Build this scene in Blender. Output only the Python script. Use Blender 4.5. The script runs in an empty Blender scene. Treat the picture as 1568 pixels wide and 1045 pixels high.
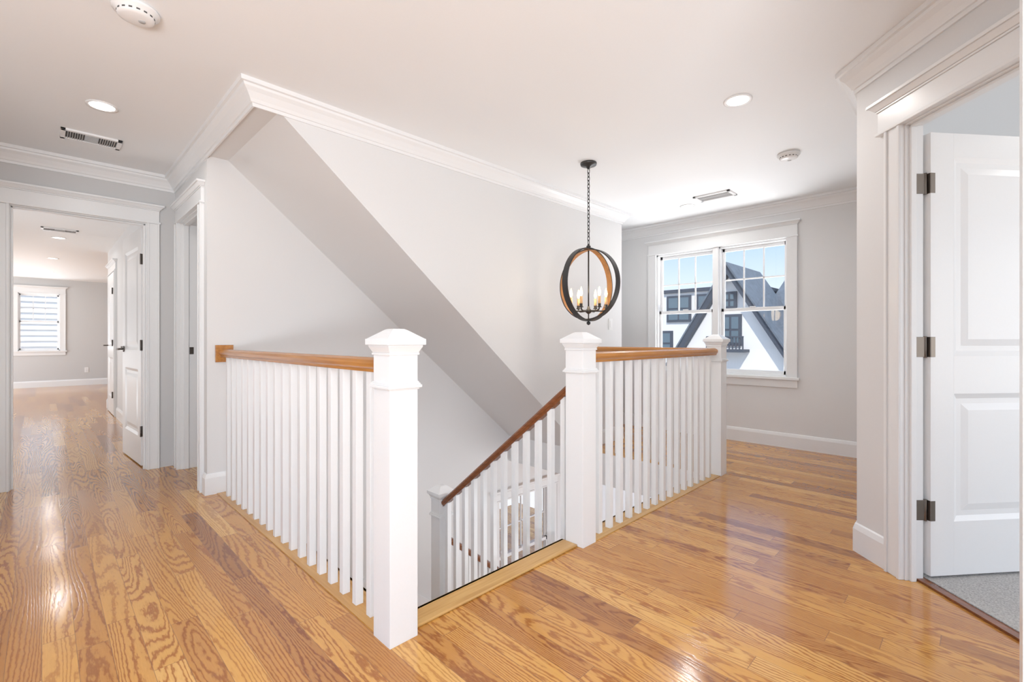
import bpy, math, random
from mathutils import Matrix, Vector
random.seed(4)
scene = bpy.context.scene
try:
    scene.view_settings.view_transform = 'Standard'
    scene.view_settings.look = 'None'
    scene.view_settings.exposure = 0.18
    scene.view_settings.gamma = 1.18
except Exception as e:
    print(e)

H = 2.45
S2 = math.sqrt(2)

# ------------------------------------------------------------------ materials
def newmat(name):
    m = bpy.data.materials.new(name); m.use_nodes = True
    nt = m.node_tree; b = nt.nodes['Principled BSDF']
    return m, nt, b

def N(nt, t, **kw):
    n = nt.nodes.new(t)
    for k, v in kw.items():
        setattr(n, k, v)
    return n

def paint(name, col, rough=0.5, bump=0.02, scale=120, var=0.015):
    m, nt, b = newmat(name)
    tc = N(nt, 'ShaderNodeTexCoord')
    no = N(nt, 'ShaderNodeTexNoise'); no.inputs['Scale'].default_value = scale; no.inputs['Detail'].default_value = 2
    nt.links.new(tc.outputs['Object'], no.inputs['Vector'])
    mx = N(nt, 'ShaderNodeMix', data_type='RGBA')
    mx.inputs[6].default_value = (*[c*(1-var) for c in col], 1)
    mx.inputs[7].default_value = (*[min(1, c*(1+var)) for c in col], 1)
    nt.links.new(no.outputs['Fac'], mx.inputs[0])
    nt.links.new(mx.outputs[2], b.inputs['Base Color'])
    b.inputs['Roughness'].default_value = rough
    if bump:
        bp = N(nt, 'ShaderNodeBump'); bp.inputs['Strength'].default_value = bump; bp.inputs['Distance'].default_value = 0.002
        nt.links.new(no.outputs['Fac'], bp.inputs['Height'])
        nt.links.new(bp.outputs['Normal'], b.inputs['Normal'])
    return m

def mth(nt, op, a, b=None, c=None):
    n = N(nt, 'ShaderNodeMath', operation=op)
    for i, v in enumerate((a, b, c)):
        if v is None: continue
        if isinstance(v, (int, float)): n.inputs[i].default_value = v
        else: nt.links.new(v, n.inputs[i])
    return n.outputs[0]

def ramp(nt, fac, stops, interp='LINEAR'):
    r = N(nt, 'ShaderNodeValToRGB'); r.color_ramp.interpolation = interp
    el = r.color_ramp.elements
    while len(el) < len(stops): el.new(0.5)
    for e, (p, c) in zip(el, stops):
        e.position = p; e.color = (*c, 1) if len(c) == 3 else c
    nt.links.new(fac, r.inputs[0])
    return r.outputs[0]

def plank_floor(name):
    m, nt, b = newmat(name)
    tc = N(nt, 'ShaderNodeTexCoord')
    sp = N(nt, 'ShaderNodeSeparateXYZ'); nt.links.new(tc.outputs['Object'], sp.inputs[0])
    x, y = sp.outputs[0], sp.outputs[1]
    px = mth(nt, 'DIVIDE', x, 0.086)
    ix = mth(nt, 'FLOOR', px)
    w1 = N(nt, 'ShaderNodeTexWhiteNoise', noise_dimensions='1D'); nt.links.new(ix, w1.inputs['W'])
    py = mth(nt, 'DIVIDE', mth(nt, 'ADD', y, mth(nt, 'MULTIPLY', w1.outputs['Value'], 7.3)), 1.1)
    iy = mth(nt, 'FLOOR', py)
    cv = N(nt, 'ShaderNodeCombineXYZ'); nt.links.new(ix, cv.inputs[0]); nt.links.new(iy, cv.inputs[1])
    w2 = N(nt, 'ShaderNodeTexWhiteNoise', noise_dimensions='3D'); nt.links.new(cv.outputs[0], w2.inputs['Vector'])
    rnd = w2.outputs['Value']
    sc = N(nt, 'ShaderNodeSeparateColor'); nt.links.new(w2.outputs['Color'], sc.inputs[0])
    r2 = sc.outputs[1]
    base = ramp(nt, rnd, [(0.0, (0.36, 0.135, 0.026)), (0.12, (0.52, 0.215, 0.040)), (0.40, (0.63, 0.285, 0.054)),
                          (0.8, (0.72, 0.355, 0.077)), (1.0, (0.82, 0.46, 0.13))])
    gx = mth(nt, 'ADD', mth(nt, 'MULTIPLY', x, 7.5), mth(nt, 'MULTIPLY', rnd, 91.0))
    gy = mth(nt, 'ADD', mth(nt, 'MULTIPLY', y, 0.75), mth(nt, 'MULTIPLY', rnd, 37.0))
    g = N(nt, 'ShaderNodeCombineXYZ'); nt.links.new(gx, g.inputs[0]); nt.links.new(gy, g.inputs[1])
    n1 = N(nt, 'ShaderNodeTexNoise'); n1.inputs['Scale'].default_value = 1.0; n1.inputs['Detail'].default_value = 1.0
    n1.inputs['Roughness'].default_value = 0.4
    nt.links.new(g.outputs[0], n1.inputs['Vector'])
    n3 = N(nt, 'ShaderNodeTexNoise'); n3.inputs['Scale'].default_value = 1.0; n3.inputs['Detail'].default_value = 3
    g3 = N(nt, 'ShaderNodeCombineXYZ'); nt.links.new(mth(nt, 'MULTIPLY', gx, 14.0), g3.inputs[0]); nt.links.new(mth(nt, 'MULTIPLY', gy, 30.0), g3.inputs[1])
    nt.links.new(g3.outputs[0], n3.inputs['Vector'])
    frq = mth(nt, 'ADD', 70.0, mth(nt, 'MULTIPLY', r2, 140.0))
    straight = mth(nt, 'MULTIPLY', mth(nt, 'MULTIPLY', x, 450.0), mth(nt, 'SUBTRACT', 1.0, r2))
    ring = mth(nt, 'SINE', mth(nt, 'ADD', mth(nt, 'ADD', mth(nt, 'MULTIPLY', n1.outputs['Fac'], frq), straight), mth(nt, 'MULTIPLY', n3.outputs['Fac'], 6.5)))
    line = ramp(nt, mth(nt, 'ADD', mth(nt, 'MULTIPLY', ring, 0.5), 0.5),
                [(0.0, (1, 1, 1)), (0.18, (0.66, 0.66, 0.66)), (0.45, (0.15, 0.15, 0.15)), (1.0, (0, 0, 0))])
    n2 = N(nt, 'ShaderNodeTexNoise'); n2.inputs['Scale'].default_value = 1.0; n2.inputs['Detail'].default_value = 3
    g2 = N(nt, 'ShaderNodeCombineXYZ')
    nt.links.new(mth(nt, 'MULTIPLY', x, 330.0), g2.inputs[0]); nt.links.new(mth(nt, 'MULTIPLY', y, 9.0), g2.inputs[1]); nt.links.new(rnd, g2.inputs[2])
    nt.links.new(g2.outputs[0], n2.inputs['Vector'])
    fine = mth(nt, 'MULTIPLY', n2.outputs['Fac'], 0.5)
    gs = mth(nt, 'ADD', 0.52, mth(nt, 'MULTIPLY', sc.outputs[2], 0.40))
    dark = mth(nt, 'MINIMUM', mth(nt, 'ADD', mth(nt, 'MULTIPLY', line, gs), mth(nt, 'MULTIPLY', fine, 0.60)), 1.0)
    mx = N(nt, 'ShaderNodeMix', data_type='RGBA'); mx.blend_type = 'MULTIPLY'
    nt.links.new(dark, mx.inputs[0]); nt.links.new(base, mx.inputs[6]); mx.inputs[7].default_value = (0.46, 0.28, 0.16, 1)
    fx = mth(nt, 'FRACT', px); fy = mth(nt, 'FRACT', py)
    ex = mth(nt, 'LESS_THAN', mth(nt, 'MINIMUM', fx, mth(nt, 'SUBTRACT', 1.0, fx)), 0.012)
    ey = mth(nt, 'LESS_THAN', mth(nt, 'MINIMUM', fy, mth(nt, 'SUBTRACT', 1.0, fy)), 0.0012)
    gap = mth(nt, 'MAXIMUM', ex, ey)
    mg = N(nt, 'ShaderNodeMix', data_type='RGBA')
    nt.links.new(mth(nt, 'MULTIPLY', gap, 0.6), mg.inputs[0]); nt.links.new(mx.outputs[2], mg.inputs[6]); mg.inputs[7].default_value = (0.16, 0.07, 0.03, 1)
    nt.links.new(mg.outputs[2], b.inputs['Base Color'])
    nt.links.new(mth(nt, 'ADD', 0.07, mth(nt, 'MULTIPLY', n2.outputs['Fac'], 0.12)), b.inputs['Roughness'])
    b.inputs['Specular IOR Level'].default_value = 0.5
    bp = N(nt, 'ShaderNodeBump'); bp.inputs['Strength'].default_value = 0.2; bp.inputs['Distance'].default_value = 0.002
    hgt = mth(nt, 'SUBTRACT', mth(nt, 'MULTIPLY', rnd, 0.3), mth(nt, 'ADD', gap, mth(nt, 'MULTIPLY', line, 0.25)))
    nt.links.new(hgt, bp.inputs['Height']); nt.links.new(bp.outputs['Normal'], b.inputs['Normal'])
    return m

def wood(name, c1, c2, axis=1, rough=0.25):
    m, nt, b = newmat(name)
    tc = N(nt, 'ShaderNodeTexCoord')
    mp = N(nt, 'ShaderNodeMapping'); nt.links.new(tc.outputs['Object'], mp.inputs[0])
    s = [60, 60, 60]; s[axis] = 3
    mp.inputs['Scale'].default_value = s
    no = N(nt, 'ShaderNodeTexNoise'); no.inputs['Scale'].default_value = 1.0; no.inputs['Detail'].default_value = 4
    nt.links.new(mp.outputs[0], no.inputs['Vector'])
    col = ramp(nt, no.outputs['Fac'], [(0.3, c1), (0.7, c2)])
    nt.links.new(col, b.inputs['Base Color'])
    b.inputs['Roughness'].default_value = rough
    return m

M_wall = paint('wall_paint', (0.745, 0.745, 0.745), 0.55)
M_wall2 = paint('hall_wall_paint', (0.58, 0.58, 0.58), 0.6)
M_ceil = paint('ceiling_paint', (0.88, 0.90, 0.915), 0.6)
M_trim = paint('trim_paint', (0.835, 0.845, 0.852), 0.28, bump=0)
M_door = paint('door_paint', (0.85, 0.85, 0.85), 0.3, bump=0)
M_floor = plank_floor('oak_floor')
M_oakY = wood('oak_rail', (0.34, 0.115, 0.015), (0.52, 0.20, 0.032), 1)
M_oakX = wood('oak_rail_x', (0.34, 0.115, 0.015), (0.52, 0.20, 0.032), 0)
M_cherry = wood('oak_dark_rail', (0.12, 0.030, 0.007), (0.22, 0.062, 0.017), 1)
M_nose = wood('oak_nosing', (0.48, 0.24, 0.06), (0.66, 0.37, 0.11), 0)
M_noseY = wood('oak_nosing_y', (0.46, 0.21, 0.045), (0.62, 0.32, 0.08), 1)
M_bronze, _nt, _b = newmat('dark_bronze'); _b.inputs['Base Color'].default_value = (0.08, 0.068, 0.06, 1); _b.inputs['Metallic'].default_value = 0.9; _b.inputs['Roughness'].default_value = 0.35
M_black = paint('black_iron', (0.012, 0.011, 0.011), 0.45, bump=0)
M_hinge, _nt, _b = newmat('satin_bronze'); _b.inputs['Base Color'].default_value = (0.14, 0.115, 0.095, 1); _b.inputs['Metallic'].default_value = 0.9; _b.inputs['Roughness'].default_value = 0.32
M_inner = wood('orb_wood', (0.20, 0.080, 0.018), (0.38, 0.16, 0.04), 2, 0.6)
M_plastic = paint('white_plastic', (0.85, 0.85, 0.85), 0.35, bump=0)
M_dark = paint('dark_slot', (0.05, 0.05, 0.05), 0.7, bump=0)
M_grey = paint('grey_metal', (0.45, 0.45, 0.45), 0.5, bump=0)
M_carpet = paint('grey_carpet', (0.38, 0.37, 0.36), 0.95, bump=1.0, scale=160, var=0.8)
M_stucco = paint('white_stucco', (0.88, 0.88, 0.88), 0.8, bump=0.2, scale=8)
M_slate = paint('slate_roof', (0.10, 0.125, 0.16), 0.7, bump=0.3, scale=5, var=0.4)
M_tim = paint('dark_timber', (0.04, 0.052, 0.075), 0.7, bump=0)
M_brick = paint('brick_ground', (0.45, 0.40, 0.36), 0.9, bump=0.2, scale=10, var=0.2)
def emis(name, col, st):
    m, nt, b = newmat(name)
    b.inputs['Base Color'].default_value = (*col, 1)
    b.inputs['Emission Color'].default_value = (*col, 1); b.inputs['Emission Strength'].default_value = st
    return m
M_lamp = emis('lamp_lens', (1, 0.98, 0.95), 6)
M_bulb = emis('warm_bulb', (1.0, 0.70, 0.36), 3)
M_candle = emis('candle_sleeve', (0.75, 0.42, 0.18), 0.12)
def glassmat():
    m = bpy.data.materials.new('window_glass'); m.use_nodes = True; nt = m.node_tree; nt.nodes.clear()
    o = N(nt, 'ShaderNodeOutputMaterial'); t = N(nt, 'ShaderNodeBsdfTransparent'); g = N(nt, 'ShaderNodeBsdfGlossy'); g.inputs['Roughness'].default_value = 0.02
    mx = N(nt, 'ShaderNodeMixShader'); mx.inputs[0].default_value = 0.02
    nt.links.new(t.outputs[0], mx.inputs[1]); nt.links.new(g.outputs[0], mx.inputs[2]); nt.links.new(mx.outputs[0], o.inputs[0])
    return m
M_glass = glassmat()
M_wing = paint('house_window_glass', (0.10, 0.15, 0.19), 0.15, bump=0)

# ------------------------------------------------------------------ builder
I4 = Matrix.Identity(4)
class B:
    def __init__(s, name, mx=I4, center=True):
        s.name = name; s.v = []; s.f = []; s.mi = []; s.mats = []; s.mx = mx; s.sm = []; s.center = center
    def m(s, mat):
        if mat not in s.mats: s.mats.append(mat)
        return s.mats.index(mat)
    def add(s, vs, fs, mat, smooth=False, mx=None):
        o = len(s.v); T = s.mx @ mx if mx is not None else s.mx
        s.v += [T @ Vector(v) for v in vs]
        k = s.m(mat)
        for f in fs:
            s.f.append([i+o for i in f]); s.mi.append(k); s.sm.append(smooth)
    def box(s, x0, x1, y0, y1, z0, z1, mat, mx=None):
        vs = [(x, y, z) for z in (z0, z1) for y in (y0, y1) for x in (x0, x1)]
        s.add(vs, [(0,2,3,1),(4,5,7,6),(0,1,5,4),(2,6,7,3),(0,4,6,2),(1,3,7,5)], mat, mx=mx)
    def frust(s, x0, x1, y0, y1, z0, x2, x3, y2, y3, z1, mat, mx=None):
        vs = [(x0,y0,z0),(x1,y0,z0),(x0,y1,z0),(x1,y1,z0),(x2,y2,z1),(x3,y2,z1),(x2,y3,z1),(x3,y3,z1)]
        s.add(vs, [(0,2,3,1),(4,5,7,6),(0,1,5,4),(2,6,7,3),(0,4,6,2),(1,3,7,5)], mat, mx=mx)
    def prism(s, pts, axis, lo, hi, mat):
        def mk(p, t):
            if axis == 'y': return (p[0], t, p[1])
            if axis == 'x': return (t, p[0], p[1])
            return (p[0], p[1], t)
        n = len(pts)
        vs = [mk(p, lo) for p in pts] + [mk(p, hi) for p in pts]
        fs = [tuple(range(n)), tuple(range(n, 2*n))] + [(i, (i+1) % n, n+(i+1) % n, n+i) for i in range(n)]
        s.add(vs, fs, mat)
    def beam(s, p0, p1, prof, mat, side=None):
        p0 = Vector(p0); p1 = Vector(p1); d = p1-p0
        sd = Vector((-d.y, d.x, 0)).normalized() if side is None else Vector(side)
        n = len(prof)
        vs = [p0+sd*a+Vector((0, 0, z)) for a, z in prof]+[p1+sd*a+Vector((0, 0, z)) for a, z in prof]
        fs = [tuple(range(n)), tuple(range(n, 2*n))] + [(i, (i+1) % n, n+(i+1) % n, n+i) for i in range(n)]
        s.add(vs, fs, mat)
    def sweep(s, path, prof, mat):
        P = [Vector(p) for p in path]; n = len(P); rows = []
        def nr(a, b):
            d = (b-a).normalized(); return Vector((d.y, -d.x))
        for i in range(n):
            if i == 0: mv = nr(P[0], P[1])
            elif i == n-1: mv = nr(P[-2], P[-1])
            else:
                a = nr(P[i-1], P[i]); c = nr(P[i], P[i+1]); mv = (a+c)/(1+a.dot(c))
            rows.append([(P[i].x+mv.x*o, P[i].y+mv.y*o, z) for o, z in prof])
        k = len(prof); vs = [v for r in rows for v in r]; fs = [tuple(range(k)), tuple(range((n-1)*k, n*k))]
        for i in range(n-1):
            for j in range(k):
                fs.append((i*k+j, i*k+(j+1) % k, (i+1)*k+(j+1) % k, (i+1)*k+j))
        s.add(vs, fs, mat)
    def lathe(s, prof, c, mat, seg=24, mx=None, smooth=True):
        vs = []; fs = []
        for r, z in prof:
            for i in range(seg):
                a = 2*math.pi*i/seg; vs.append((c[0]+r*math.cos(a), c[1]+r*math.sin(a), c[2]+z))
        for j in range(len(prof)-1):
            for i in range(seg):
                fs.append((j*seg+i, j*seg+(i+1) % seg, (j+1)*seg+(i+1) % seg, (j+1)*seg+i))
        fs.append(tuple(range(seg))); fs.append(tuple(range((len(prof)-1)*seg, len(prof)*seg)))
        s.add(vs, fs, mat, smooth, mx)
    def tube(s, pts, r, mat, seg=8, closed=False, mx=None):
        P = [Vector(p) for p in pts]; n = len(P); vs = []
        up0 = None
        for i in range(n):
            a = P[(i-1) % n] if (closed or i > 0) else P[i]; c = P[(i+1) % n] if (closed or i < n-1) else P[i]
            d = (c-a).normalized()
            if up0 is None:
                up0 = d.orthogonal().normalized()
            u = (up0 - d*up0.dot(d)).normalized(); up0 = u; w = d.cross(u)
            for k in range(seg):
                t = 2*math.pi*k/seg; vs.append(P[i]+(u*math.cos(t)+w*math.sin(t))*r)
        fs = []
        rng = n if closed else n-1
        for i in range(rng):
            j = (i+1) % n
            for k in range(seg):
                fs.append((i*seg+k, i*seg+(k+1) % seg, j*seg+(k+1) % seg, j*seg+k))
        if not closed: fs += [tuple(range(seg)), tuple(range((n-1)*seg, n*seg))]
        s.add(vs, fs, mat, True, mx)
    def done(s, bevel=0):
        me = bpy.data.meshes.new(s.name)
        V = s.v; c = Vector((0, 0, 0))
        if s.center and V:
            lo = Vector([min(v[i] for v in V) for i in range(3)]); hi = Vector([max(v[i] for v in V) for i in range(3)])
            c = Vector(((lo.x+hi.x)/2, (lo.y+hi.y)/2, lo.z))
        me.from_pydata([v-c for v in V], [], s.f)
        for mt in s.mats: me.materials.append(mt)
        me.polygons.foreach_set('material_index', s.mi); me.polygons.foreach_set('use_smooth', s.sm)
        import bmesh
        bm = bmesh.new(); bm.from_mesh(me); bmesh.ops.recalc_face_normals(bm, faces=bm.faces); bm.to_mesh(me); bm.free()
        ob = bpy.data.objects.new(s.name, me); ob.location = c
        scene.collection.objects.link(ob)
        if bevel:
            md = ob.modifiers.new('bevel', 'BEVEL'); md.width = bevel; md.segments = 2; md.limit_method = 'ANGLE'; md.angle_limit = math.radians(50)
        return ob

def frame(origin, s, n):
    s = Vector(s).normalized(); n = Vector(n).normalized()
    return Matrix(((s.x, n.x, 0, origin[0]), (s.y, n.y, 0, origin[1]), (0, 0, 1, origin[2]), (0, 0, 0, 1)))

F = Vector((1, 1, 0))/S2; R = Vector((1, -1, 0))/S2
DG = frame((0, 0, 0), F, R)

# ------------------------------------------------------------------ shell
XS = 0.81; YN = 2.78; YB = 3.80; XF = 5.25; YH = 4.90; XE = 3.77; YE = 1.575; XW = 0.975
LAT = 1.76; DC = 2.40; WT = 0.08
cx, cy = (DC+LAT)/S2, (DC-LAT)/S2

b = B('floor', center=False)
b.box(-3, XW, -4, YE, -0.3, 0, M_floor)
b.box(-3, XW, YE, YB+.05, -0.3, 0, M_floor)
b.box(XW, 5.4, -4, YE, -0.3, 0, M_floor)
b.box(XE, 5.4, YE, YB+.05, -0.3, 0, M_floor)
b.box(-3, 5.4, YB+.05, 15.2, -0.3, 0, M_floor)
b.done()
b = B('floor_lower', center=False)
b.box(0.4, 8.2, -1, 8, -3.0, -2.9, M_floor); b.done()
b = B('ceiling', center=False)
b.box(-3, 5.4, -4, 15.2, H, H+0.15, M_ceil); b.done()

b = B('wall_stair', center=False)
b.prism([(XS, H), (XS, 2.355), (0.94, 2.355), (XE, 2.355-0.8405*(XE-0.94)), (XE, 0), (4.47, 0), (4.47, H)], 'y', YN, YB+0.01, M_wall)
b.done()
b = B('wall_back', center=False)
wx0, wx1, wz0, wz1 = 3.58, 4.5, -2.1, -0.72
b.box(XS, 4.47, YB, YB+0.1, -0.3, H, M_wall)
b.box(XS, wx0, YB, YB+0.1, -2.9, -0.3, M_wall); b.box(wx1, 8.1, YB, YB+0.1, -2.9, -0.3, M_wall)
b.box(wx0, wx1, YB, YB+0.1, -2.9, wz0, M_wall); b.box(wx0, wx1, YB, YB+0.1, wz1, -0.3, M_wall)
b.done()
b = B('wall_lower', center=False)
b.box(XS, XW-0.005, 1.4, YB, -2.9, -0.3, M_wall)
b.box(8.0, 8.1, -1, YB, -2.9, -0.3, M_wall)
b.done()
dy0, dy1, DH = 3.96, 4.71, 2.05
b = B('wall_hall_side', center=False)
b.box(XS, XS+0.12, YB+.1, dy0, 0, H, M_wall); b.box(XS, XS+0.12, dy1, YH, 0, H, M_wall); b.box(XS, XS+0.12, dy0, dy1, DH, H, M_wall)
b.done()
hx0, hx1 = -0.17, 0.62
b = B('wall_hall_end', center=False)
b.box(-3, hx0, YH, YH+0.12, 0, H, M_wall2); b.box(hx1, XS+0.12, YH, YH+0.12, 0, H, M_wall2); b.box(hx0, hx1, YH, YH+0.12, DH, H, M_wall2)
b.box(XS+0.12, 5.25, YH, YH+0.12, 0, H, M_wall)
b.done()
b = B('wall_hall_left', center=False)
b.box(-0.75, -0.65, 2.6, YH, 0, H, M_wall); b.done()
XR = 0.74
b = B('wall_far_hall', center=False)
b.box(XR, XR+0.1, YH+0.12, 9.8, 0, H, M_wall); b.box(XR+0.1, 5.3, 9.7, 9.8, 0, H, M_wall)
b.box(-1.6, -1.5, YH+0.12, 10.2, 0, H, M_wall)
b.done()
YF = 15.0
fw = (-0.38, 0.30, 0.82, 2.12)
b = B('wall_far_room', center=False)
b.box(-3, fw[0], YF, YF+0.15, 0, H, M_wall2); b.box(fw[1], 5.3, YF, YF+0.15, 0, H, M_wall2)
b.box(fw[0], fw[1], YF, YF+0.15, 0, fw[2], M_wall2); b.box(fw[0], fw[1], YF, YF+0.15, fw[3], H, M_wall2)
b.done()
W0, W1, WZ0, WZ1 = 1.37, 2.79, 0.70, 2.10
b = B('wall_window', center=False)
b.box(XF, XF+0.15, -4, W0, -0.3, H, M_wall); b.box(XF, XF+0.15, W1, 15, -0.3, H, M_wall)
b.box(XF, XF+0.15, W0, W1, -0.3, WZ0, M_wall); b.box(XF, XF+0.15, W0, W1, WZ1, H, M_wall)
b.done()
b = B('wall_landing_end', center=False)
b.box(4.37, XF, 4.2, 4.3, 0, H, M_wall); b.box(4.37, 4.47, YB+0.1, 4.2, 0, H, M_wall); b.done()
D0, D1 = 1.30, 2.115
b = B('wall_bedroom', center=False)
b.box(1.20, D0, LAT, LAT+WT, 0, H, M_wall, mx=DG); b.box(D1, DC, LAT, LAT+WT, 0, H, M_wall, mx=DG); b.box(D0, D1, LAT, LAT+WT, DH, H, M_wall, mx=DG)
b.prism([(cx, cy), (XF, cy), (XF, cy-0.1), (cx+0.05, cy-0.1), (cx+WT/S2, cy-WT/S2)], 'z', 0, H, M_wall)
b.done()
ex, ey = (1.2+LAT)/S2, (1.2-LAT)/S2
b = B('wall_right', center=False)
b.box(1.326, 1.44, -1.6, -0.055, 0, H, M_trim)
b.box(1.44, ex+0.05, ey-0.1, ey, 0, H, M_wall)
b.done()
b = B('carpet_floor', center=False)
p = lambda d, l: ((d+l)/S2, (d-l)/S2)
b.prism([p(1.2, LAT+0.09), p(2.42, LAT+0.09), (5.24, cy-0.11), (5.24, -3.9), (1.6, -3.9), (1.6, -0.9)], 'z', 0.0, 0.014, M_carpet)
b.done()
b = B('threshold_strip'); b.box(D0, D1, LAT+0.05, LAT+0.095, 0.0, 0.01, M_cherry, mx=DG); b.done()

# ------------------------------------------------------------------ mouldings
CR = [(0, -.115), (.010, -.115), (.012, -.098), (.020, -.096), (.028, -.080), (.048, -.052), (.066, -.036), (.070, -.024), (.084, -.022), (.086, 0), (0, 0)]
CR = [(o, H+z) for o, z in CR]
b = B('trim_1')
b.sweep([(-0.65, 2.6), (-0.65, YH), (XS, YH), (XS, YN), (4.47, YN), (4.47, 4.2), (XF, 4.2), (XF, cy), (cx, cy), (ex, ey), (1.44, ey)], CR, M_trim)
b.done()
BB = [(0, 0), (.016, 0), (.016, .115), (.012, .128), (.008, .14), (0, .145)]
def baseb(name, path):
    b = B(name); b.sweep(path, BB, M_trim); b.done()
baseb('baseboard_corner', [(XS, dy0-0.09), (XS, YB), (XW-0.01, YB)])
baseb('baseboard_stair', [(XE+0.12, YN), (4.47, YN), (4.47, 4.2), (XF, 4.2), (XF, cy), (cx, cy), ((D1+.08+LAT)/S2, (D1+.08-LAT)/S2)])
baseb('baseboard_hall', [(XS, YH), (XS, dy1+0.09)])
baseb('baseboard_far', [(XR+0.1, 9.8), (XR, 9.8), (XR, 9.55)])
b = B('baseboard_far_room'); b.sweep([(-3, YF), (XF, YF)], BB, M_trim); b.done()
b = B('baseboard_far_hall')
for y0, y1 in ((YH+0.12, 6.25), (7.35, 8.45)):
    b.sweep([(XR, y1), (XR, y0)], BB, M_trim)
b.done()

def headcap(b, a, c, z, mat):
    b.box(a-.004, c+.004, -.026, 0, z, z+.008, mat)
    b.frust(a-.008, c+.008, -.030, 0, z+.008, a-.026, c+.026, -.046, 0, z+.030, mat)
    b.box(a-.032, c+.032, -.053, 0, z+.030, z+.045, mat)

def casing(b, s0, s1, zt, w=0.09, jamb=0.12, mat=M_trim, head=0.11, ov=0.0):
    t = 0.02
    for a, c in ((s0-w, s0-0.006), (s1+0.006, s1+w)):
        b.box(a, c, -t, 0, 0, zt+0.006, mat)
        left = a < s0-0.01
        inner = c if left else a
        ii = (inner-.016, inner) if left else (inner, inner+.016)
        b.box(ii[0], ii[1], -t-.006, -t, 0, zt+0.006, mat)
        oo = (a, a+.014) if left else (c-.014, c)
        b.box(oo[0], oo[1], -t-.008, -t, 0, zt+0.006, mat)
    z = zt+0.006
    b.box(s0-w-.008-ov, s1+w+.008+ov, -t*1.5, 0, z, z+0.014, mat)
    b.box(s0-w-ov, s1+w+ov, -t, 0, z+.014, z+head, mat)
    headcap(b, s0-w-ov, s1+w+ov, z+head, mat)
    b.box(s0-0.012, s0, 0, jamb, 0, zt+0.012, mat); b.box(s1, s1+0.012, 0, jamb, 0, zt+0.012, mat); b.box(s0, s1, 0, jamb, zt, zt+0.012, mat)
    b.box(s0, s0+0.012, jamb*0.2, jamb*0.5, 0, zt, mat); b.box(s1-0.012, s1, jamb*0.2, jamb*0.5, 0, zt, mat); b.box(s0, s1, jamb*0.2, jamb*0.5, zt-0.012, zt, mat)

b = B('trim_2', frame((0, YH, 0), (1, 0, 0), (0, 1, 0))); casing(b, hx0+.012, hx1-.012, DH-.012); b.done(0.002)
b = B('trim_3', frame((XS, 0, 0), (0, 1, 0), (1, 0, 0))); casing(b, dy0+.012, dy1-.012, DH-.012)
b.box(dy1-.016, dy1-.010, 0.065, 0.095, 0.955, 1.015, M_bronze)
b.done(0.002)
b = B('trim_4', DG @ Matrix.Translation((0, LAT, 0))); casing(b, D0+.012, D1-.012, DH-.012, jamb=WT, ov=.045); b.done(0.002)

# ------------------------------------------------------------------ doors
def leaf(b, w, h, t, mx, mat=M_door, panels=((0.24, 0.81), (0.98, 1.87)), lever=False):
    st = 0.115
    b.box(st*.9, w-st*.9, .010, t-.010, 0.1, h-0.05, mat, mx)
    b.box(0, st, 0, t, 0, h, mat, mx); b.box(w-st, w, 0, t, 0, h, mat, mx)
    zs = [0]+[z for p in panels for z in p]+[h]
    for i in range(0, len(zs), 2):
        b.box(st, w-st, 0, t, zs[i], zs[i+1], mat, mx)
    for z0, z1 in panels:
        x0, x1 = st, w-st
        for nf, sg in ((0, 1), (t, -1)):
            o = nf; i_ = nf+.010*sg; m_ = .022
            vs = [(x0, o, z0), (x1, o, z0), (x1, o, z1), (x0, o, z1), (x0+m_, i_, z0+m_), (x1-m_, i_, z0+m_), (x1-m_, i_, z1-m_), (x0+m_, i_, z1-m_)]
            b.add(vs, [(0, 1, 5, 4), (1, 2, 6, 5), (2, 3, 7, 6), (3, 0, 4, 7)], mat, mx=mx)
            a1 = .045; a2 = .075; f_ = nf+.003*sg
            vs = [(x0+a1, i_, z0+a1), (x1-a1, i_, z0+a1), (x1-a1, i_, z1-a1), (x0+a1, i_, z1-a1), (x0+a2, f_, z0+a2), (x1-a2, f_, z0+a2), (x1-a2, f_, z1-a2), (x0+a2, f_, z1-a2)]
            b.add(vs, [(0, 1, 5, 4), (1, 2, 6, 5), (2, 3, 7, 6), (3, 0, 4, 7), (4, 5, 6, 7)], mat, mx=mx)
    if lever:
        for nf, sg in ((0, -1), (t, 1)):
            b.tube([(w-.065, nf, .98), (w-.065, nf+.008*sg, .98)], .028, M_bronze, 16, mx=mx)
            b.tube([(w-.065, nf, .98), (w-.065, nf+.05*sg, .98), (w-.09, nf+.055*sg, .98), (w-.18, nf+.055*sg, .98)], .009, M_bronze, 10, mx=mx)

hin = DG @ Matrix.Translation((D1+0.008, LAT+0.096, 0.026)) @ Matrix.Rotation(math.radians(84), 4, 'Z')
b = B('door_1')
leaf(b, 0.76, 1.975, 0.035, hin)
HZ = (0.29, 1.02, 1.75)
for z in HZ:
    b.box(D1-.0145, D1-.0122, LAT+.042, LAT+.082, z+.026-.045, z+.026+.045, M_hinge, DG)
    b.tube([(D1-.012, LAT+.088, z+.026-.048), (D1-.012, LAT+.088, z+.026+.048)], .0065, M_hinge, 10, mx=DG)
    b.box(-.002, -.0, 0, .035, z-.045, z+.045, M_hinge, hin)
    b.box(0, .022, .035, .0362, z-.045, z+.045, M_hinge, hin)
b.done(0.0015)

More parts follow.
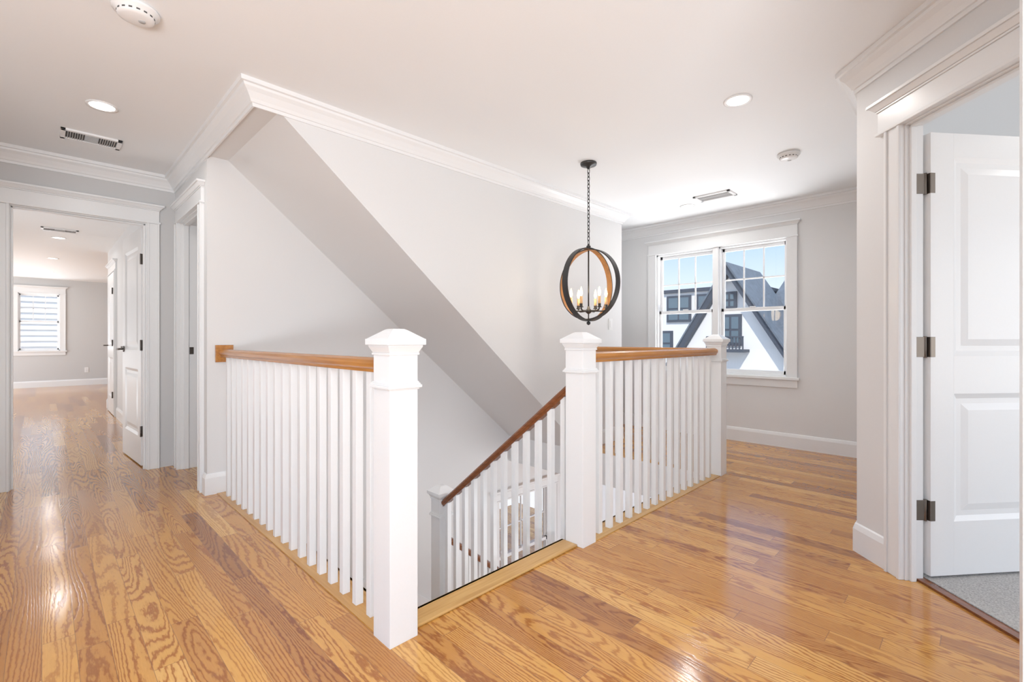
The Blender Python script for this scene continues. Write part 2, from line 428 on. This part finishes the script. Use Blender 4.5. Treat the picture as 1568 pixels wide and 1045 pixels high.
ang = math.atan2(0.78, -0.05)
hm = Matrix.Translation((0.628, YH+0.135, 0.01)) @ Matrix.Rotation(ang, 4, 'Z')
b = B('door_2'); leaf(b, 0.76, 2.02, .035, hm, lever=True)
for z in HZ:
    b.tube([(-.006, .036, z-.045), (-.006, .036, z+.045)], .007, M_bronze, 8, mx=hm)
    b.box(-.002, 0, 0, .036, z-.045, z+.045, M_bronze, hm)
b.done(0.0015)
k = 3
for y0, y1 in ((6.38, 7.20), (8.6, 9.4)):
    fr = frame((XR, 0, 0), (0, 1, 0), (1, 0, 0))
    b = B('trim_%d' % (k+2), fr)
    casing(b, y0, y1, 2.04, jamb=0.001)
    b.done(0.0015)
    b = B('door_%d' % k)
    mm = frame((XR-0.030, y1-0.005, 0.01), (0, -1, 0), (1, 0, 0))
    leaf(b, y1-y0-.01, 2.02, .029, mm, lever=False)
    b.tube([(.07, 0, .98), (.07, -.05, .98), (.10, -.055, .98), (.18, -.055, .98)], .009, M_bronze, 10, mx=mm)
    for z in HZ:
        b.tube([(y1-y0-.012, -.012, z-.045), (y1-y0-.012, -.012, z+.045)], .009, M_bronze, 8, mx=mm)
    b.done(0.0015); k += 1

# ------------------------------------------------------------------ windows
def dh_window(b, s0, s1, z0, z1, zm, cols, rows=2):
    fr = .022
    b.box(s0, s0+fr, .02, .12, z0, z1, M_trim); b.box(s1-fr, s1, .02, .12, z0, z1, M_trim)
    b.box(s0, s1, .02, .12, z1-fr, z1, M_trim); b.box(s0, s1, .02, .14, z0, z0+fr, M_trim)
    a0, a1 = s0+fr, s1-fr
    sw = .026
    for n0, n1, q0, q1 in ((.080, .105, zm-.018, z1-fr), (.050, .075, z0+fr, zm+.018)):
        b.box(a0, a0+sw, n0, n1, q0, q1, M_trim); b.box(a1-sw, a1, n0, n1, q0, q1, M_trim)
        b.box(a0, a1, n0, n1, q0, q0+.036, M_trim); b.box(a0, a1, n0, n1, q1-.036, q1, M_trim)
        b.box(a0+sw, a1-sw, (n0+n1)/2-.002, (n0+n1)/2+.002, q0+.036, q1-.036, M_glass)
    g0, g1, h0, h1 = a0+sw, a1-sw, zm+.018, z1-fr-.036
    for i in range(1, cols):
        c = g0+(g1-g0)*i/cols; b.box(c-.007, c+.007, .084, .102, h0, h1, M_trim)
    for i in range(1, rows):
        c = h0+(h1-h0)*i/rows; b.box(g0, g1, .084, .102, c-.007, c+.007, M_trim)
    b.box((a0+a1)/2-.03, (a0+a1)/2+.03, .045, .065, zm+.018, zm+.03, M_trim)

def wcasing(b, s0, s1, z0, z1, w=.09, head=.12):
    b.box(s0-w, s0+.006, -.02, 0, z0, z1, M_trim); b.box(s1-.006, s1+w, -.02, 0, z0, z1, M_trim)
    b.box(s0-w, s0-w+.014, -.028, -.02, z0, z1, M_trim); b.box(s1+w-.014, s1+w, -.028, -.02, z0, z1, M_trim)
    z = z1-.006
    b.box(s0-w-.008, s1+w+.008, -.03, 0, z, z+.014, M_trim); b.box(s0-w, s1+w, -.02, 0, z+.014, z+head, M_trim)
    headcap(b, s0-w, s1+w, z+head, M_trim)
    b.box(s0-w-.02, s1+w+.02, -.045, .05, z0-.022, z0+.004, M_trim)
    b.box(s0-w, s1+w, -.018, 0, z0-.10, z0-.022, M_trim)
    b.box(s0-.012, s0+.001, 0, .12, z0, z1, M_trim); b.box(s1-.001, s1+.012, 0, .12, z0, z1, M_trim)

b = B('window_1', frame((XF, 0, 0), (0, 1, 0), (1, 0, 0)))
wcasing(b, W0, W1, WZ0, WZ1)
mid = 2.075
b.box(mid-.03, mid+.03, -.012, .14, WZ0, WZ1, M_trim)
dh_window(b, W0, mid-.02, WZ0, WZ1, 1.40, 3); dh_window(b, mid+.02, W1, WZ0, WZ1, 1.40, 3)
b.done(0.0015)
b = B('window_2', frame((0, YF, 0), (1, 0, 0), (0, 1, 0)))
wcasing(b, fw[0], fw[1], fw[2], fw[3]); dh_window(b, fw[0], fw[1], fw[2], fw[3], 1.48, 3)
b.done()
b = B('window_3', frame((0, YB, 0), (1, 0, 0), (0, 1, 0)))
wcasing(b, wx0, wx1, wz0, wz1, head=.08); dh_window(b, wx0, wx1, wz0, wz1, -1.4, 2)
b.done()

# ------------------------------------------------------------------ railings
RX = 0.912; RY = 1.512; NX2 = 2.03; NX3 = 3.84
def newel(x, y, z0=0, h=1.118, w=0.057, name='newel_post'):
    b = B(name)
    b.box(x-w, x+w, y-w, y+w, z0, z0+h-.075, M_trim)
    zz = z0+h-.218
    for e, dz in ((.004, .006), (.012, .010), (.008, .006), (.004, .006)):
        b.box(x-w-e, x+w+e, y-w-e, y+w+e, zz, zz+dz, M_trim); zz += dz
    zz = z0+h-.086
    b.box(x-w-.005, x+w+.005, y-w-.005, y+w+.005, zz-.008, zz, M_trim)
    b.frust(x-w-.002, x+w+.002, y-w-.002, y+w+.002, zz, x-w-.014, x+w+.014, y-w-.014, y+w+.014, zz+.022, M_trim); zz += .022
    b.box(x-w-.014, x+w+.014, y-w-.014, y+w+.014, zz, zz+.006, M_trim); zz += .006
    b.box(x-w-.022, x+w+.022, y-w-.022, y+w+.022, zz, zz+.022, M_trim); zz += .022
    q = .030
    b.frust(x-w-.019, x+w+.019, y-w-.019, y+w+.019, zz, x-q, x+q, y-q, y+q, z0+h-.004, M_trim)
    b.frust(x-q, x+q, y-q, y+q, z0+h-.004, x-q+.008, x+q-.008, y-q+.008, y+q-.008, z0+h, M_trim)
    return b.done(0.0015)
newel(RX, RY); newel(NX2, RY); newel(NX3, RY)
NLY = 2.755
kids = [newel(2.035, NLY, -2.2, 2.23, 0.052, 'landing_newel')]

RP = [(-.022, 0), (-.024, .012), (-.033, .020), (-.035, .034), (-.028, .047), (-.012, .055), (.012, .055), (.028, .047), (.035, .034), (.033, .020), (.024, .012), (.022, 0)]
RZ = .955; NW = .0575
def bal(b, x, y, z0, z1, w=.016):
    b.box(x-w, x+w, y-w, y+w, z0, z1, M_trim)
b = B('balustrade')
b.beam((RX, RY+NW, RZ), (RX, YB-.02, RZ), RP, M_oakY)
b.box(RX-.055, RX+.055, YB-.022, YB-.001, RZ-.035, RZ+.085, M_oakY)
n = 18; y0 = RY+NW; y1 = YB-.02
for i in range(n):
    y = y0+(y1-y0)*(i+1)/(n+1); bal(b, RX, y, 0.004, RZ+.003)
b.done(0.0012)
b = B('balustrade')
b.beam((NX2+NW, RY, RZ), (NX3-NW, RY, RZ), RP, M_oakX)
n = 15; y0 = NX2+NW; y1 = NX3-NW
for i in range(n):
    bal(b, y0+(y1-y0)*(i+1)/(n+1), RY, 0.004, RZ+.003)
b.done(0.0012)
b = B('balustrade')
b.beam((NX3, RY+NW, RZ), (NX3, YN-.02, RZ), RP, M_oakY)
b.box(NX3-.055, NX3+.055, YN-.022, YN-.001, RZ-.035, RZ+.085, M_oakY)
n = 10; y0 = RY+NW; y1 = YN-.02
for i in range(n):
    bal(b, NX3, y0+(y1-y0)*(i+1)/(n+1), 0.004, RZ+.003)
b.done(0.0012)
rs = .19; tr = .235
b = B('stair_railing')
yE = NLY-.053
za, zb = .80, .80-(yE-(RY+NW))*.80
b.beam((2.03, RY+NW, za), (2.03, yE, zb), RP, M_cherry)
for i in range(12):
    y = RY+NW+.055+i*.095
    if y > yE-.03: break
    stp = math.floor((y-YE)/tr)+1
    bal(b, 2.03, y, -stp*rs+.0, za-(y-(RY+NW))*.80+.01, .0155)
kids.append(b.done(0.001))
b = B('stair_railing')
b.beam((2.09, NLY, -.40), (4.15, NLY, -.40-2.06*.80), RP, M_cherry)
for i in range(19):
    x = 2.19+i*.105
    stp = math.floor((x-2.1)/tr)+1
    bal(b, x, NLY, -6*rs-stp*rs, -.39-(x-2.09)*.80, .0155)
kids.append(b.done(0.001))

b = B('stair_nosing')
b.box(RX+NW, NX2-NW, YE-.085, YE+.02, 0.0005, 0.012, M_nose); b.box(RX+NW, NX2-NW, YE+.001, YE+.02, -.022, 0.012, M_nose)
b.done(0.004)
b = B('trim_7')
b.box(XW-.11, XW+.012, RY+NW, YB-.017, 0.0003, 0.004, M_noseY); b.box(XW+.001, XW+.012, RY+NW, YB-.0, -.02, 0.004, M_noseY)
b.box(NX2+NW, NX3-NW, YE-.115, YE+.012, 0.0003, 0.004, M_nose); b.box(NX2+NW, XE, YE+.001, YE+.012, -.02, 0.004, M_nose)
b.box(XE-.012, XE+.13, RY+NW, YN, 0.0003, 0.004, M_noseY)
b.done()
b = B('trim_8')
b.box(XW+.001, XW+.010, YE+.011, YB, -.3, -.021, M_trim); b.box(XW, XE, YE+.001, YE+.010, -.3, -.023, M_trim); b.box(XE-.010, XE-.001, YE+.011, YB, -.3, 0.0, M_trim)
b.done()

b = B('staircase')
for i in range(5):
    z = -(i+1)*rs; y = YE+.012+i*tr
    b.box(XW+.012, 2.10, y, y+.018, z, z+rs-.03 if i else -.024, M_trim)
    b.box(XW+.012, 2.11, y-.0, y+tr+.028, z-.028, z, M_floor)
zl = -6*rs
b.box(XW+.012, 2.10, YE+.012+5*tr, YE+.03+5*tr, zl, zl+rs-.028, M_trim)
b.box(XW+.012, 2.12, YE+5*tr+.012, YB-.001, zl-.2, zl, M_floor)
pts = [(YE+.012, -.05), (YE+.012, -.5), (YE+5*tr+.03, zl-.3), (YE+5*tr+.03, zl-.02)]
for i in range(4, -1, -1):
    pts += [(YE+.012+(i+1)*tr, -(i+1)*rs-.03), (YE+.012+i*tr+.001, -(i+1)*rs-.03)]
b.prism(pts, 'x', 2.06, 2.098, M_trim)
for i in range(9):
    z = zl-(i+1)*rs; x = 2.12+i*tr
    b.box(x-.018, x, 2.73, YB-.02, z, z+rs-.028, M_trim)
    b.box(x-.0, x+tr+.028, 2.72, YB-.02, z-.028, z, M_floor)
b.prism([(2.1, zl-.03), (2.1, zl-.35), (4.25, -2.9), (4.45, -2.9), (4.3, zl-.03-2.2*rs/tr+.15)], 'y', 2.735, 2.76, M_trim)
stair = b.done()
for o in kids:
    o.parent = stair; o.location = o.location - stair.location
b = B('baseboard_stair_skirt')
b.box(XW, 2.08, YB-.016, YB, zl, zl+.14, M_trim)
b.prism([(2.08, zl+.16), (2.08, zl-.1), (4.3, zl-.1-2.22*rs/tr), (4.3, zl+.16-2.22*rs/tr)], 'y', YB-.018, YB-.001, M_trim)
b.box(XW+.0, XW+.014, YE+5*tr+.03, YB-.017, zl, zl+.14, M_trim)
b.done()

# ------------------------------------------------------------------ chandelier
PX, PY = 3.0, 2.16
b = B('orb_chandelier')
b.lathe([(.001, 0), (.062, 0), (.064, -.006), (.060, -.020), (.02, -.028), (.012, -.045), (.001, -.046)], (PX, PY, H), M_black, 32)
z = H-.05; ztop = 1.815; i = 0
while z > ztop+.015:
    pts = []
    for k_ in range(14):
        a = 2*math.pi*k_/14; u = .009*math.cos(a); w = .019*math.sin(a)
        pts.append((PX+(u if i % 2 else 0), PY+(0 if i % 2 else u), z-.015+w))
    b.tube(pts, .003, M_black, 6, closed=True); z -= .029; i += 1
CZ = 1.505; RR = .285
def ring(th, R_, w=.024, t=.009):
    T = Matrix.Translation((PX, PY, CZ)) @ Matrix.Rotation(th, 4, 'Z')
    seg = 64; vo = []; vi = []
    for k_ in range(seg):
        a = 2*math.pi*k_/seg; c, s_ = math.cos(a), math.sin(a)
        for yy in (-w, w):
            vo.append((c*R_, yy, s_*R_)); vi.append((c*(R_-t), yy, s_*(R_-t)))
    fo = []; fe = []
    for k_ in range(seg):
        j = (k_+1) % seg; fo.append((2*k_, 2*k_+1, 2*j+1, 2*j))
    b.add(vo, fo, M_black, True, T); b.add(vi, fo, M_inner, True, T)
    both = vo+vi; o = len(vo)
    for k_ in range(seg):
        j = (k_+1) % seg; fe += [(2*k_, 2*j, 2*j+o, 2*k_+o), (2*k_+1, 2*j+1, 2*j+1+o, 2*k_+1+o)]
    b.add(both, fe, M_black, False, T)
ring(math.radians(-2), RR); ring(math.radians(88), RR-.010)
b.tube([(PX, PY, CZ+RR-.005), (PX, PY, CZ+RR+.03)], .009, M_black)
b.lathe([(.001, .0), (.016, .004), (.018, .012), (.008, .022), (.001, .024)], (PX, PY, CZ+RR), M_black)
b.tube([(PX, PY, CZ+RR), (PX, PY, CZ-RR+.06)], .006, M_black, 10)
hz = CZ-.20
b.lathe([(.001, -.03), (.010, -.026), (.026, -.012), (.026, .0), (.012, .012), (.010, .03), (.001, .032)], (PX, PY, hz), M_black)
b.lathe([(.001, -.03), (.014, -.022), (.016, -.008), (.006, 0), (.001, 0)], (PX, PY, CZ-RR), M_black)
b.tube([(PX, PY, CZ-RR), (PX, PY, hz)], .005, M_black, 8)
for k_ in range(6):
    a = math.radians(60*k_+12); ca, sa = math.cos(a), math.sin(a); r_ = .135
    pts = [(PX+ca*.015, PY+sa*.015, hz-.004), (PX+ca*r_*.8, PY+sa*r_*.8, hz-.006), (PX+ca*r_*.96, PY+sa*r_*.96, hz+.001), (PX+ca*r_, PY+sa*r_, hz+.015)]
    b.tube(pts, .006, M_black, 8)
    c = (PX+ca*r_, PY+sa*r_, hz+.015)
    b.lathe([(.001, 0), (.018, .002), (.019, .006), (.013, .008), (.013, .03), (.001, .031)], c, M_black, 16)
    b.lathe([(.0105, .03), (.0105, .085), (.001, .086)], c, M_candle, 14)
    b.lathe([(.005, .086), (.010, .10), (.012, .113), (.009, .132), (.004, .150), (.001, .158)], c, M_bulb, 14)
orb = b.done()
ld = bpy.data.lights.new('chandelier_glow', 'POINT'); ld.energy = 3; ld.color = (1, .78, .5); ld.shadow_soft_size = .08
lo = bpy.data.objects.new('chandelier_glow', ld); scene.collection.objects.link(lo); lo.parent = orb
lo.location = Vector((PX, PY, hz+.13))-orb.location

# ------------------------------------------------------------------ ceiling fixtures
def recessed(x, y, power=14, r=.075):
    b = B('recessed_light')
    b.lathe([(r*.78, -.001), (r*.80, -.004), (r, -.006), (r*1.02, 0), (r*.5, 0)], (x, y, H), M_plastic, 32)
    b.lathe([(.001, -.0015), (r*.79, -.0015), (r*.79, -.0025), (.001, -.003)], (x, y, H), M_lamp, 32)
    o = b.done()
    if power:
        ld = bpy.data.lights.new('downlight', 'AREA'); ld.shape = 'DISK'; ld.size = .12; ld.energy = power; ld.color = (1, .96, .92)
        ld.spread = math.radians(165)
        lo = bpy.data.objects.new('downlight', ld); scene.collection.objects.link(lo); lo.parent = o
        lo.location = Vector((x, y, H-.012))-o.location
P_ = 4
for x, y in ((.25, 3.65), (2.82, .99), (4.69, 2.14), (.16, 8.8), (.13, 11.1), (.10, 13.4), (.25, .5), (3.6, -1.2)):  # last entry is an unseen downlight added to brighten the bedroom
    recessed(x, y, P_)

def smoke(x, y, r=.07):
    b = B('smoke_detector')
    b.lathe([(r*.2, 0), (r*.95, 0), (r, -.006), (r, -.014), (r*.9, -.016), (r*.88, -.022), (r*.8, -.024), (r*.78, -.036), (r*.6, -.042), (.001, -.044)], (x, y, H), M_plastic, 40)
    for k_ in range(16):
        a = 2*math.pi*k_/16
        mx = Matrix.Translation((x, y, H-.029)) @ Matrix.Rotation(a, 4, 'Z')
        b.box(r*.77, r*.80, -.006, .006, -.003, .003, M_dark, mx)
    b.lathe([(.001, -.046), (.012, -.046), (.013, -.043), (.013, -.04)], (x+.02, y, H), M_grey, 16)
    b.done()
smoke(.276, 2.48, .08); smoke(3.895, 1.01, .075)

def vent(x, y, lx, ly, n=4):
    b = B('ceiling_vent')
    z = H
    for a in ((x-lx, x+lx, y-ly, y-ly+.025), (x-lx, x+lx, y+ly-.025, y+ly), (x-lx, x-lx+.025, y-ly, y+ly), (x+lx-.025, x+lx, y-ly, y+ly)):
        b.box(*a, z-.012, z, M_plastic)
    b.box(x-lx+.02, x+lx-.02, y-ly+.02, y+ly-.02, z-.002, z-.0005, M_dark)
    for i in range(7):
        xx = x-lx+.035+i*.012; b.box(xx, xx+.004, y-ly+.025, y+ly-.025, z-.010, z-.002, M_grey)
        xx = x+lx-.035-i*.012; b.box(xx-.004, xx, y-ly+.025, y+ly-.025, z-.010, z-.002, M_grey)
    m_ = int((2*ly-.05)/.016)
    for i in range(m_):
        yy = y-ly+.03+i*.016; b.box(x-lx+.12, x+lx-.12, yy, yy+.006, z-.010, z-.002, M_grey)
    b.done(0.002)
vent(.24, 4.29, .155, .10); vent(4.53, 1.80, .10, .17); vent(.16, 8.15, .17, .10)

def plate(name, mx, sw=True):
    b = B(name, mx)
    b.box(-.036, .036, -.006, 0, -.058, .058, M_plastic)
    if sw:
        b.box(-.017, .017, -.010, -.006, -.034, .034, M_plastic)
    else:
        for z in (-.02, .02):
            b.box(-.015, .015, -.009, -.006, z-.014, z+.014, M_plastic)
            b.box(-.008, -.005, -.0095, -.009, z-.004, z+.006, M_dark); b.box(.005, .008, -.0095, -.009, z-.004, z+.006, M_dark)
    b.done(0.001)
plate('light_switch', frame((4.25, YN, 1.24), (1, 0, 0), (0, 1, 0)))
plate('wall_outlet', frame((.75, YF, .36), (1, 0, 0), (0, 1, 0)), False)

# ------------------------------------------------------------------ exterior
b = B('tudor_house')
X0 = 14.0
ap = (5.13, 3.14)
def zr(dy): return ap[1]-abs(dy)*1.62
b.prism([(5.13-4, zr(4)), (5.13, ap[1]), (5.13+4, zr(4)), (5.13+4, -7), (5.13-4, -7)], 'x', X0, X0+2.5, M_stucco)
for sg in (-1, 1):
    b.prism([(5.13, 3.24), (5.13+sg*4.1, 3.24-4.1*1.62), (5.13+sg*4.1, 2.93-4.1*1.62), (5.13, 2.93)], 'x', X0-.25, X0, M_tim)
    b.prism([(5.13, 3.28), (5.13+sg*4.2, 3.28-4.2*1.62), (5.13+sg*4.2, 3.20-4.2*1.62), (5.13, 3.20)], 'x', X0-.3, X0+2.6, M_slate)
b.box(X0+2, X0+8, -6, 5.2, -7, 1.9, M_stucco)
b.prism([(X0+1.7, 1.5), (X0+4.8, 3.2), (X0+8.2, 1.5)], 'y', -6, 5.0, M_slate)
b.box(X0+2.2, X0+8, 5.2, 14, -7, 2.75, M_stucco); b.box(X0+2.1, X0+8, 5.1, 14.1, 2.75, 2.87, M_tim)
def hwin(x, y0, y1, z0, z1, nx=2):
    b.box(x-.06, x, y0-.05, y1+.05, z0-.05, z1+.05, M_tim)
    w = (y1-y0)/nx
    for i in range(nx):
        for j in range(2):
            b.box(x-.07, x-.06, y0+i*w+.03, y0+(i+1)*w-.03, z0+j*(z1-z0)/2+.03, z0+(j+1)*(z1-z0)/2-.03, M_wing)
hwin(X0, 4.85, 5.35, .95, 1.75); hwin(X0, 4.98, 5.28, 2.0, 2.4); hwin(X0, 6.9, 7.6, .6, 1.3)
for y in (6.2, 7.3, 8.4, 9.5, 10.6): hwin(X0+2.2, y, y+.8, 1.75, 2.6)
for yd in (2.9, 1.2):
    b.box(X0+1.9, X0+4, yd, yd+.9, 1.7, 2.6, M_tim); hwin(X0+1.9, yd+.15, yd+.75, 1.85, 2.45)
    b.prism([(yd-.15, 2.58), (yd+.45, 2.95), (yd+1.05, 2.58)], 'x', X0+1.7, X0+4.5, M_slate)
b.box(X0-.5, X0, 4.6, 5.6, .72, .80, M_tim)
for i in range(12): b.box(X0-.5, X0-.47, 4.6+i*.09, 4.63+i*.09, .8, 1.15, M_tim)
b.box(X0-.52, X0-.46, 4.6, 5.6, 1.13, 1.17, M_tim)
b.box(X0-2.2, X0-1.9, -6, 14, -6.9, -.15, M_stucco); b.box(X0-2.25, X0-1.85, -6, 14, -.15, -.05, M_brick)
b.done()
b = B('clapboard_house')
for i in range(60):
    z = -6+i*.16
    b.prism([(19.0, z), (19.05, z+.165), (19.3, z+.165), (19.3, z)], 'x', -7, 8, M_stucco)
b.done()
b = B('ground', center=False)
b.box(-60, 80, -60, 80, -7.1, -7.0, M_brick); b.done()

# ------------------------------------------------------------------ world + lights
w = bpy.data.worlds.new('sky'); scene.world = w; w.use_nodes = True
nt = w.node_tree; bg = nt.nodes['Background']
tc = N(nt, 'ShaderNodeTexCoord'); sp = N(nt, 'ShaderNodeSeparateXYZ'); nt.links.new(tc.outputs['Generated'], sp.inputs[0])
col = ramp(nt, sp.outputs[2], [(0.0, (.84, .86, .88)), (0.06, (.68, .78, .88)), (0.22, (.28, .48, .80)), (1.0, (.54, .67, .88))])
nt.links.new(col, bg.inputs[0]); bg.inputs[1].default_value = 1.25

def area(name, loc, d, sx, sy, e, col=(1, 1, 1)):
    ld = bpy.data.lights.new(name, 'AREA'); ld.shape = 'RECTANGLE'; ld.size = sx; ld.size_y = sy; ld.energy = e; ld.color = col
    o = bpy.data.objects.new(name, ld); o.location = loc; o.rotation_euler = Vector(d).to_track_quat('-Z', 'Y').to_euler(); scene.collection.objects.link(o); return o
sun = bpy.data.lights.new('sun', 'SUN'); sun.energy = 3.2; sun.angle = .01; sun.color = (1, .96, .9)
so = bpy.data.objects.new('sun', sun); scene.collection.objects.link(so)
d = Vector((.62, .45, -.80)); so.rotation_euler = d.to_track_quat('-Z', 'Y').to_euler()
area('window_fill', (XF+.75, 2.08, .50), (-.7, 0, .7), 1.6, .8, 85, (.97, .98, 1))  # added area lamp outside the window, tilted up to lift the ceiling
area('far_window_fill', (0, YF+.8, .62), (0, -.7, .7), 1.2, .8, 60, (.97, .98, 1))  # extra fill lamp beyond the far window, angled at the ceiling
area('ceiling_fill', (-1.9, -2.2, .4), (.12, .12, .98), 2.0, 2.0, 370, (.91, .955, 1))  # unseen fill behind the camera, added to brighten and neutralise the ceiling
area('bedroom_fill', (3.6, -3.7, 1.3), (0, 1, 0.3), 2.6, 1.8, 32, (1, .98, .95))  # added out-of-view lamp that brightens the bedroom and its door
area('far_room_fill', (-2.8, 12.6, .9), (.8, 0, 0.6), 3.5, 1.8, 110, (.95, .98, 1))  # added side fill for the far room, outside the view
area('far_hall_fill', (-1.3, 6.8, .5), (.5, 0, .85), 1.2, 1.2, 26, (.97, .98, 1))  # uplight added beyond the cased opening to brighten the hall doors
area('lower_fill', (5.5, -.6, -1.6), (-.4, 1, 0), 3.5, 1.8, 70, (.97, .98, 1))  # added fill for the lower stairwell, placed out of sight

# ------------------------------------------------------------------ camera
cd = bpy.data.cameras.new('camera'); cd.sensor_width = 36; cd.lens = 16.53; cd.clip_start = .05; cd.clip_end = 300
cd.shift_y = -0.0016
co = bpy.data.objects.new('camera', cd); scene.collection.objects.link(co)
co.location = (0, 0, 1.08); co.rotation_euler = (math.radians(90), 0, math.radians(-45))
scene.camera = co
